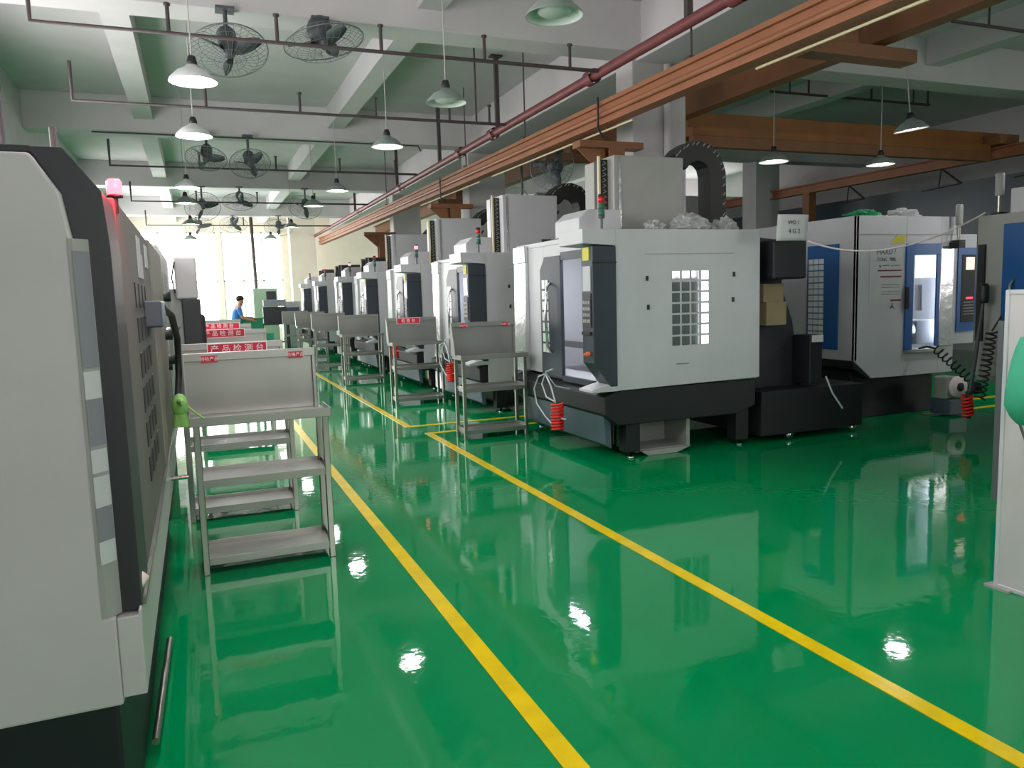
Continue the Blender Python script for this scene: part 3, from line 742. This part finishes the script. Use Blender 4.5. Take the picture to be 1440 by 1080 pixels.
# front door
d = MB(); d.box(.74,.86,-.02,0,.76,1.99); d.box(.86,1.28,-.02,0,1.86,1.99); d.box(1.22,1.28,-.02,0,.8,1.86)
do = d.build('front_door', 'blue', t, bevel=.004)
MB().box(.86,1.22,-.012,-.006,.80,1.86).build('door_pane', 'clear', do)
MB().box(.72,.76,-.05,-.02,1.25,1.50).build('door_handle', 'cable', do)
MB().box(.74,1.34,-.06,0,.745,.775).build('door_ledge', 'steel', t)
MB().box(1.30,1.50,-.012,0,.80,1.96).build('lit_jamb', 'bright', t)  # bright sheet stands in for light falling on the jamb
# interior items
MB().box(1.10,1.44,.14,.45,.82,1.10).build('fixture_block', 'white', t, bevel=.01)
q = MB(); q.tube([(1.10,.12,1.22),(1.10,.12,1.52)], .04, 12); q.build('spindle_bottle', 'signtext', t)
q = MB(); q.lathe([(0,-.07),(.12,-.07),(.12,.07),(0,.07)], (1.0,.24,.98), (1,0,0), 18); q.build('rotary_table', 'steel', t)
MB().box(.2,1.4,.2,1.2,.73,.82).build('work_table', 'steel', t)
MB().box(.3,1.3,.06,.10,2.20,2.24).build('work_lamp', 'worklight', t)
MB().box(1.40,1.46,.10,.14,.9,1.9).build('work_lamp', 'worklight', t)  # glowing strip added to make the door jamb look lit
# side door with grid window (faces the aisle)
d = MB().box(-.02,0,.24,.72,.81,2.01).build('side_door', 'blue', t, bevel=.004)
q = MB()
for i in range(3):
    for j in range(13):
        q.box(-.026,-.02,.455+i*.083,.455+i*.083+.070,.95+j*.0705,.95+j*.0705+.058)
q.build('door_window', 'grid', d)
# posted notice
pn = MB().box(.20,.70,-.004,0,1.32,1.98).build('posted_notice', 'paper', t)
text('notice_text', 'MAXD /', .085, 'ink', pn, (.44,-.006,1.90), FACE_CAM)
text('notice_text', 'TCNC  700L', .055, 'ink', pn, (.45,-.006,1.815), FACE_CAM)
q = MB(); q.box(.32,.68,-.006,-.004,1.685,1.70); q.box(.36,.68,-.006,-.004,1.615,1.632); q.box(.52,.68,-.006,-.004,1.345,1.365); q.build('ruled_line', 'inkred', pn)
text('notice_text', '◣ ━━  ▪ ━━', .05, 'ink', pn, (.50,-.006,1.745), FACE_CAM)
q = MB()
for j, z in enumerate((1.53,1.50,1.45,1.42)): q.box(.38,.66,-.0055,-.004,z,z+.005)
q.build('fine_line', 'ink', pn)
text('notice_text', '人', .08, 'ink', pn, (.55,-.006,1.285), FACE_CAM)
MB().prism([(.50,1.98),(.72,2.0),(.73,2.09),(.60,2.09)], 'y', -.006, 0).build('yellow_label', 'yellow', t)
# coolant pump with white disc
p = MB().box(1.13,1.42,-.32,-.06,.02,.20).build('pump_tank', 'slate', t, bevel=.01)
MB().box(1.12,1.30,-.28,-.10,.20,.46).build('pump_block', 'greywhite', p, bevel=.02)
MB().lathe([(0,-.03),(.12,-.03),(.125,0),(.12,.03),(0,.03)], (1.27,-.30,.34), (0,1,0), 24).build('pump_disc', 'signtext', p)
MB().lathe([(0,-.012),(.05,-.012),(.05,.0),(0,0)], (1.27,-.33,.34), (0,1,0), 20).build('pump_hub', 'cable', p)
def tower_plain(x, y, z0, z1, label):
    t = thing('signal_tower', label, 'signal light', (x, y, z0), group='plain signal towers on the blue-door machines')
    h = z1-z0
    MB().tube([(0,0,0),(0,0,h*.45)], .018, 10).build('pole', 'steel', t)
    MB().lathe([(0,h*.45),(.038,h*.45),(.04,h*.47),(.04,h*.97),(.03,h),(0,h)], n=16).build('lens_stack', 'greywhite', t)
    MB().box(-.05,.05,-.05,.05,0,.02).build('mount_plate', 'cable', t)
tower_plain(8.28, 6.52, 2.003, 2.43, 'short grey signal tower between the two blue-door machines')
# its bracket
MB().box(8.23-6.8,8.33-6.8,-.13,.03,1.93,2.0).build('tower_bracket', 'cable', bpy.data.objects['blue_door_machine'])

t = thing('white_side_machine', 'white machine cut by the frame, blue door above the white board', 'machine', (7.25, 5.5, 0))
e = MB(); e.prism([(0,.60),(0,2.18),(-2.4,2.18),(-2.4,.60)], 'x', 0, .05); e.box(.05,1.7,-.04,0,.55,2.18); e.box(.05,1.7,-2.4,-2.36,.55,2.18); e.box(.05,1.7,-2.36,-.04,2.13,2.18); e.box(1.65,1.7,-2.36,-.04,.55,2.13); e.box(.05,1.65,-2.36,-.04,.55,.6)
e.build('enclosure', 'greywhite', t, bevel=.006)
MB().box(.1,1.2,-2.3,-.25,2.18,2.42).build('roof_box', 'white', t, bevel=.01)
d = MB().box(-.02,0,-1.5,-.28,.85,2.08).build('side_door', 'blue', t, bevel=.006)
MB().tube([(-.02,-.40,1.55),(-.07,-.40,1.5),(-.07,-.40,1.2),(-.02,-.40,1.15)], .012, 8).build('door_handle', 'chrome', d)
MB().box(.25,1.6,-2.2,-.35,0,.56).build('base', 'black', t, bevel=.01)
MB().box(-.03,.0,-.10,-.03,.95,1.9).build('corner_gasket', 'cable', t)
tower_plain(7.32, 5.34, 2.184, 2.58, 'tall grey signal tower where the white cable ends')

# hanging coil hoses, air gun and lamp arm between those machines
def coil_pts(p0, p1, r, turns, n=20):
    p0, p1 = Vector(p0), Vector(p1); ax = (p1-p0); L = ax.length; ax.normalize()
    u = ax.cross(Vector((.5,.5,0))).normalized(); w = ax.cross(u); N = int(turns*n)
    return [tuple(p0+ax*L*k/N+(u*math.cos(2*math.pi*k/n)+w*math.sin(2*math.pi*k/n))*r) for k in range(N+1)]
t = thing('coil_hose', 'long black coil hose hanging beside the white board', 'hose', (7.12, 5.2, 0), group='black coil hoses')
MB().tube(coil_pts((0,.015,1.06),(0,.117,.38),.045,13), .009, 6).build('coil', 'cable', t)
MB().tube([(0,.015,1.06),(.02,-.02,1.14),(.06,-.03,1.2)], .01, 6).build('hose_end', 'cable', t)
t = thing('coil_hose', 'short black coil hose hanging from the lit door ledge', 'hose', (7.6, 6.1, 0), group='black coil hoses')
MB().tube(coil_pts((.10,.2,.80),(.15,-.2,.48),.045,8), .009, 6).build('coil', 'cable', t)
MB().tube([(.10,.2,.80),(.08,.3,.82),(.10,.42,.79)], .012, 6).build('hose_end', 'cable', t)
MB().lathe([(0,-.04),(.06,-.04),(.07,0),(.06,.04),(0,.04)], (.12,-.28,.40), (0,1,0), 18).build('hose_ring', 'cable', t)
t = thing('work_lamp_arm', 'grey lamp arm with a black head standing by the coil hoses', 'lamp', (7.13, 5.43, .40))
MB().tube([(.0,.0,.04),(.0,-.05,.45),(.0,-.105,.94)], [.018,.02,.014], 10).build('arm', 'fan', t)
MB().lathe([(0,0),(.04,0),(.045,.03),(.045,.16),(.03,.19),(0,.19)], (.0,-.11,.93), n=16).build('lamp_head', 'cable', t)
t = thing('air_gun', 'red and black air gun hanging at the end of the coil hose', 'tool', (7.02, 5.40, .20))
MB().tube(coil_pts((.03,-.02,.02),(.0,-.02,.22),.045,6), .012, 6).build('grip', 'redcoil', t)
MB().tube([(.05,0,.25),(.07,0,.1),(.06,0,-.02)], [.03,.035,.02], 10).build('nozzle', 'cable', t)

# ------------------------------------------------------------------ white board in the foreground
t = thing('white_board', 'white panel board with a grey metal frame standing on the floor', 'board', (3.66, 2.62, 0))
MB().box(.006,.045,-1.618,-.022,.022,1.478).build('panel', 'warmwhite', t)
b = MB(); b.box(0,.05,-.022,0,0,1.5); b.box(0,.05,-1.64,-1.618,0,1.5); b.box(0,.05,-1.618,-.022,1.478,1.5); b.box(0,.05,-1.618,-.022,0,.022); b.build('frame', 'white', t, bevel=.004)
MB().box(-.03,.10,-.10,.03,0,.012).build('foot_plate', 'greywhite', t)
MB().box(.0,.02,.0,.03,.45,1.35).build('side_rail', 'fan', t)
t = thing('green_bag', 'green cloth bag hanging on the white board', 'bag', (3.60, 2.455, .86))
bv = MB(); bv.tube([(-.01,.01,.42),(-.012,.01,.37),(-.015,.0,.32),(-.02,-.01,.24),(-.022,-.012,.16),(-.02,-.005,.09),(-.015,.0,.04),(-.01,.01,.01)], [.012,.026,.045,.062,.070,.066,.045,.018], 18)
bo = bv.build('bag_body', 'teal', t)
from mathutils import noise as _nz
for v in bo.data.vertices:
    n_ = _nz.noise(v.co*14)*.012
    v.co.x += n_; v.co.y = v.co.y*1.35+n_
MB().tube([(.02,.01,.50),(.0,.01,.46),(-.01,.01,.42)], .006, 6).build('hook', 'fan', t)
MB().tube([(0,.03,.02),(.0,-.03,-.12),(.005,-.1,-.3)], .007, 6).build('strap', 'fan', t)

# ------------------------------------------------------------------ near machine with dark hood (cart side)
t = thing('hooded_machine', 'large near machine with a cream side panel and dark hooded front', 'machine', (-.19, 2.2, 0))
X = lambda x: x+.19
e = MB()
e.prism([(X(-2.0),.50),(X(-.25),.50),(X(-.25),.745),(X(-.272),.745),(X(-.268),1.70),(X(-.287),1.83),(X(-.345),1.925),(X(-2.0),1.93)], 'y', 0, .05)
e.box(X(-2.0), X(-.30), .05, 3.4, 1.86, 1.92); e.box(X(-2.0), X(-.26), 3.36, 3.4, .5, 1.86); e.box(X(-2.0), X(-1.95), .05, 3.36, .5, 1.86); e.box(X(-2.0), X(-.3), .05, 3.36, .5,.55)
e.build('enclosure', 'warmwhite', t, bevel=.008)
h = MB()
h.prism([(X(-.36),1.945),(X(-.278),1.945),(X(-.20),1.84),(X(-.19),1.70),(X(-.19),.74),(X(-.27),.745),(X(-.27),1.70),(X(-.289),1.83),(X(-.345),1.926)], 'y', .03, .32)
h.box(X(-2.0), X(-.345), .03, .32, 1.93, 1.947)
h.build('hood', 'hood', t, bevel=.004)
p = MB(); p.prism([(X(-.282),-.004),(X(-.270),-.004),(X(-.238),.028),(X(-.245),.03)], 'z', .745, 1.72); pi = p.build('corner_strip', 'greywhite', t)
for z0, z1, mm in ((1.40,1.69,'violet'),(1.32,1.39,'paper'),(1.20,1.32,'violet'),(1.13,1.19,'paper'),(1.04,1.12,'paper'),(.95,1.04,'violet'),(.89,.95,'paper')):
    q = MB(); q.prism([(X(-.272),-.010),(X(-.268),-.008),(X(-.239),.024),(X(-.243),.024)], 'z', z0, z1); q.build('paper_strip', mm, pi)
tr = MB(); tr.box(X(-.25), X(-.192), 0, 3.3, .52, .74); tr.box(X(-.198), X(-.190), .0, 3.3, .70, .755); tr.build('tray_ledge', 'warmwhite', t, bevel=.005)
MB().box(X(-.194), X(-.182), .06, 3.3, .745, .76).build('ledge_rim', 'steel', t)
d = MB().box(X(-.28), X(-.195), .32, 2.0, .74, 1.86).build('front_door', 'doorshaded', t, bevel=.006)
for i in range(4):
    for j in range(6): MB().box(X(-.197), X(-.191), .84+i*.19, .84+i*.19+.11, .92+j*.125, .92+j*.125+.088).build('vent_slot', 'cable', d)
for (y, z, w, hh) in ((1.12,1.66,.28,.10),(1.12,1.76,.2,.06),(1.62,1.72,.2,.10)):
    MB().box(X(-.197), X(-.192), y, y+w, z, z+hh).build('door_label', 'paper', d)
d2 = MB().box(X(-.28), X(-.19), 2.02, 3.32, .74, 1.87).build('second_door', 'doorpale', t, bevel=.006)
MB().box(X(-.20), X(-.13), 1.30, 1.75, 1.46, 1.57).build('cable_box', 'slate', t, bevel=.008)
MB().tube([(X(-.14),1.7,1.54),(X(-.12),2.2,1.50),(X(-.11),2.6,1.36),(X(-.12),2.72,1.15),(X(-.13),2.5,1.02)], .018, 8).build('power_cable', 'cable', t)
for (y, z) in ((2.7,1.38),(2.9,1.6),(2.95,1.22)):
    MB().lathe([(0,.04),(.03,.04),(.03,0)], (X(-.175),y,z), (1,0,0), 12).build('knob', 'cable', d2)
MB().tube([(X(-.175),3.0,1.4),(X(-.12),3.0,1.4),(X(-.11),3.1,1.41)], .016, 8).build('door_handle', 'chrome', d2)
MB().box(X(-1.9), X(-.27), .06, 3.3, 0, .52).build('base', 'black', t, bevel=.01)
MB().tube([(X(-.235),.62,.05),(X(-.215),1.5,.05)], .014, 8).build('drain_pipe', 'steel', t)
MB().tube([(X(-.195),2.3,.62),(X(-.10),2.3,.62)], .012, 8).build('tap', 'chrome', t)
# red signal light
al = MB().tube([(X(-.195),.36,1.82),(X(-.195),.36,1.87)], .008, 8).build('alarm_stem', 'cable', t)
MB().lathe([(0,1.872),(.020,1.872),(.021,1.91),(.014,1.917),(0,1.917)], (X(-.195),.36,0), n=16).build('alarm_lens', 'redlit', al)
MB().lathe([(0,1.865),(.022,1.865),(.022,1.872),(0,1.872)], (X(-.195),.36,0), n=16).build('alarm_base', 'cable', al)
l = bpy.data.lights.new('alarm_glow', 'POINT'); l.energy = 6.0; l.color = (1,.04,.08); l.shadow_soft_size = .04
lo = bpy.data.objects.new('alarm_glow', l); COL.objects.link(lo); lo.parent = t; lo.location = (X(-.15),.28,1.92)
b = MB(); b.tube([(0,0,0),(.03,.05,.03),(.0,.1,.05)], [.012,.02,.012], 8); b.ball((.0,.0,.012), .018)
tag(b.build('white_nozzle', 'rag', loc=(-.222,2.27,.768)), 'small white plastic nozzle lying on the ledge corner of the hooded machine', 'nozzle')
t2 = thing('green_clip', 'light green cloth knot clipped to the grey door handle near the first cart', 'cloth', (-.12, 4.62, 1.0))
b = MB(); b.ball((0,0,.0), .055, 14, (.8,1,1.2)); b.tube([(0,0,0),(0,.0,-.12)], [.03,.045], 8); b.tube([(0,0,.02),(.02,-.16,.03)], [.025,.012], 8); b.build('knot', 'ltgreen', t2)
MB().tube([(.03,.0,.0),(.07,-.02,-.04),(.12,-.05,-.08)], .006, 6).build('stick', 'ltgreen', t2)

# second machine on that side
t = thing('pale_machine', 'pale machine standing behind the hooded machine, with a grey boxed head', 'machine', (-.22, 5.95, 0))
MB().box(-1.8, 0, 0, 2.3, .45, 1.98).build('enclosure', 'warmwhite', t, bevel=.02)
MB().box(-1.75, -.06, .06, 2.25, 0, .45).build('base', 'black', t)
MB().box(0, .012, .5, 1.4, .7, 1.8).build('front_door', 'greywhite', t, bevel=.005)
q = MB()
for (y, z) in ((.3,1.5),(.3,1.1),(1.6,1.4)): q.lathe([(0,.03),(.03,.03),(.03,0)], (0,y,z), (1,0,0), 10)
q.build('knob', 'cable', t)
hd = MB().box(.055, .25, 2.05, 2.4, 1.60, 2.0).build('control_head', 'warmwhite', t, bevel=.02)
MB().box(.10, .265, 2.05, 2.4, .85, 1.60).build('control_column', 'hood', t, bevel=.01)
MB().box(.10, .30, 2.42, 2.6, 1.0, 1.45).build('control_side', 'hood', t, bevel=.03)
MB().box(.0, .10, 2.1, 2.35, 1.0, 1.7).build('head_arm', 'greywhite', t)
MB().tube([(.06,2.04,1.95),(.03,2.03,1.8),(.05,2.03,1.66)], .008, 6).build('head_cable', 'cable', t)

# ------------------------------------------------------------------ far end of the aisle
t = thing('workbench', 'dark workbench with shelves of parts at the far end of the aisle', 'workbench', (1.80, 24.7, 0))
MB().box(0,.85,0,.5,.85,.9).build('bench_top', 'hood', t, bevel=.01)
for x in (.02,.78):
    for y in (.02,.44): MB().box(x,x+.05,y,y+.05,0,.85).build('leg', 'hood', t)
MB().box(.05,.80,.1,.45,.3,.34).build('shelf', 'hood', t)
MB().box(.1,.36,.12,.4,.34,.6).build('parts_crate', 'tealbox', t)
MB().box(.1,.8,.25,.48,.9,1.4).build('tool_chest', 'hood', t, bevel=.01)
MB().box(.12,.78,.20,.48,1.42,1.62).build('upper_box', 'violet', t, bevel=.01)
t = thing('sage_cabinet', 'sage green cabinet with a dark vent behind the workbench', 'cabinet', (1.75, 26.5, 0))
MB().box(0,.75,0,.5,0,2.0).build('cabinet_body', 'sage', t, bevel=.01)
MB().box(.4,.7,-.01,0,1.6,1.9).build('vent_panel', 'hood', t)
tag(MB().tube([(2.05,28.8,0),(1.98,28.8,4.72)], .06, 10).build('far_post', 'pipe'), 'slim brown post standing in front of the bright end windows', 'post')
t = thing('far_machine', 'grey machine frame at the far end beside the workbench', 'machine', (2.75, 27.2, 0))
MB().box(0,.55,0,1.0,0,1.55).build('machine_body', 'white', t, bevel=.02)
MB().box(.05,.5,-.01,0,.9,1.35).build('machine_panel', 'slate', t)
t = thing('teal_bin', 'teal plastic bin beside the worker in blue', 'bin', (1.12, 22.3, 0))
b = MB(); b.prism([(0,0),(.5,0),(.56,1.1),(-.06,1.1)], 'y', 0, .45); b.build('bin_body', 'tealbox', t, bevel=.02)
MB().box(-.08,.58,-.02,.47,1.1,1.14).build('bin_rim', 'tealbox', t)

# worker in blue, leaning over the bin
def skin_body(name, verts, edges, radii, m, parent, root=0, sub=2):
    me = bpy.data.meshes.new(name); me.from_pydata(verts, edges, []); me.update(); me.materials.append(M[m])
    o = bpy.data.objects.new(name, me); COL.objects.link(o); o.parent = parent
    o.modifiers.new('skin', 'SKIN'); 
    for i, r in enumerate(radii):
        rr = r if isinstance(r, tuple) else (r, r)
        me.skin_vertices[0].data[i].radius = rr
    me.skin_vertices[0].data[root].use_root = True
    sb = o.modifiers.new('sub', 'SUBSURF'); sb.levels = sub; sb.render_levels = sub
    return o
pr = thing('person', 'person in a blue shirt and dark trousers leaning toward the teal bin', 'person', (.98, 22.0, 0))
V = [(0,0,.95),(0,0,1.1),(.03,0,1.28),(.07,0,1.42),(.10,0,1.46),(.12,0,1.52),(.15,0,1.60),(.15,0,1.68),
     (0,-.1,.90),(.02,-.11,.5),(0,-.11,.09),(.12,-.11,.04),
     (0,.1,.90),(-.02,.11,.5),(-.03,.11,.09),(.09,.11,.04),
     (.07,-.2,1.40),(.16,-.24,1.14),(.36,-.2,1.08),(.44,-.18,1.07),
     (.07,.2,1.40),(.18,.24,1.15),(.38,.2,1.14),(.46,.18,1.13)]
E_ = [(0,1),(1,2),(2,3),(3,4),(4,5),(5,6),(6,7),(0,8),(8,9),(9,10),(10,11),(0,12),(12,13),(13,14),(14,15),(3,16),(16,17),(17,18),(18,19),(3,20),(20,21),(21,22),(22,23)]
rad = [(.13,.16),(.12,.15),(.13,.17),(.11,.16),.07,(.075,.075),(.10,.085),(.08,.07),.09,.065,.045,.04,.09,.065,.045,.04,.06,.045,.035,.04,.06,.045,.035,.04]
skin_body('body', V, E_, rad, 'skin', pr)
sh_v = V[0:4]+[V[16],V[17],V[20],V[21]]
skin_body('shirt', [(0,0,.93)]+V[1:4]+[V[16],(.14,-.23,1.2),V[20],(.155,.23,1.2)], [(0,1),(1,2),(2,3),(3,4),(4,5),(3,6),(6,7)], [(.15,.18),(.14,.17),(.15,.19),(.125,.175),.075,.06,.075,.06], 'shirt', pr)
skin_body('trousers', [V[0],V[8],V[9],V[10],V[12],V[13],V[14]], [(0,1),(1,2),(2,3),(0,4),(4,5),(5,6)], [(.145,.175),.105,.08,.065,.105,.08,.065], 'trouser', pr)
MB().ball((.125,0,1.665), .108, 16, (1,.88,.85)).build('hair', 'hair', pr)
b = MB(); b.ball((.245,-.035,1.62), .012); b.ball((.245,.035,1.62), .012); b.build('eyes', 'hair', pr)
for sy in (-1, 1):
    hb = MB(); bx, by, bz = (.44,-.18,1.07) if sy < 0 else (.46,.18,1.13)
    for k in range(4): hb.tube([(bx+.01,by+(k-1.5)*.02,bz),(bx+.06,by+(k-1.5)*.022,bz-.01),(bx+.085-.006*abs(k-1.5),by+(k-1.5)*.022,bz-.03)], [.01,.009,.007], 6)
    hb.tube([(bx-.01,by-sy*.03,bz),(bx+.03,by-sy*.055,bz-.005),(bx+.05,by-sy*.06,bz-.02)], [.011,.010,.008], 6)
    hb.build('fingers', 'skin', pr)

# ------------------------------------------------------------------ daylight
w = bpy.data.worlds.new('sky'); S.world = w; w.use_nodes = True
bg = w.node_tree.nodes['Background']; bg.inputs['Color'].default_value = (1.0, .975, .945, 1); bg.inputs['Strength'].default_value = 8.0
def portal(cx, cy, cz, sx, sz, rot):
    l = bpy.data.lights.new('window_portal', 'AREA'); l.shape = 'RECTANGLE'; l.size = sx; l.size_y = sz; l.cycles.is_portal = True
    o = bpy.data.objects.new('window_portal', l); COL.objects.link(o); o.location = (cx, cy, cz); o.rotation_euler = rot
for h in far_holes: portal((h[0]+h[1])/2, YF+.16, (h[2]+h[3])/2, h[1]-h[0], h[3]-h[2], (R(-90), 0, 0))
for h in back_holes: portal((h[0]+h[1])/2, YB-.16, (h[2]+h[3])/2, h[1]-h[0], h[3]-h[2], (R(90), 0, 0))
for h in left_holes: portal(XL-.16, (h[0]+h[1])/2, (h[2]+h[3])/2, h[1]-h[0], h[3]-h[2], (R(90), 0, R(-90)))
for h in right_holes: portal(XR+.16, (h[0]+h[1])/2, (h[2]+h[3])/2, h[1]-h[0], h[3]-h[2], (R(90), 0, R(90)))

S.view_settings.view_transform = 'Standard'; S.view_settings.look = 'None'; S.view_settings.gamma = 1; S.view_settings.use_curve_mapping = False
S.view_settings.exposure = 0.0
S.cycles.max_bounces = 10; S.cycles.diffuse_bounces = 5; S.cycles.glossy_bounces = 5
S.cycles.caustics_reflective = False; S.cycles.caustics_refractive = False
S.cycles.sample_clamp_indirect = 6
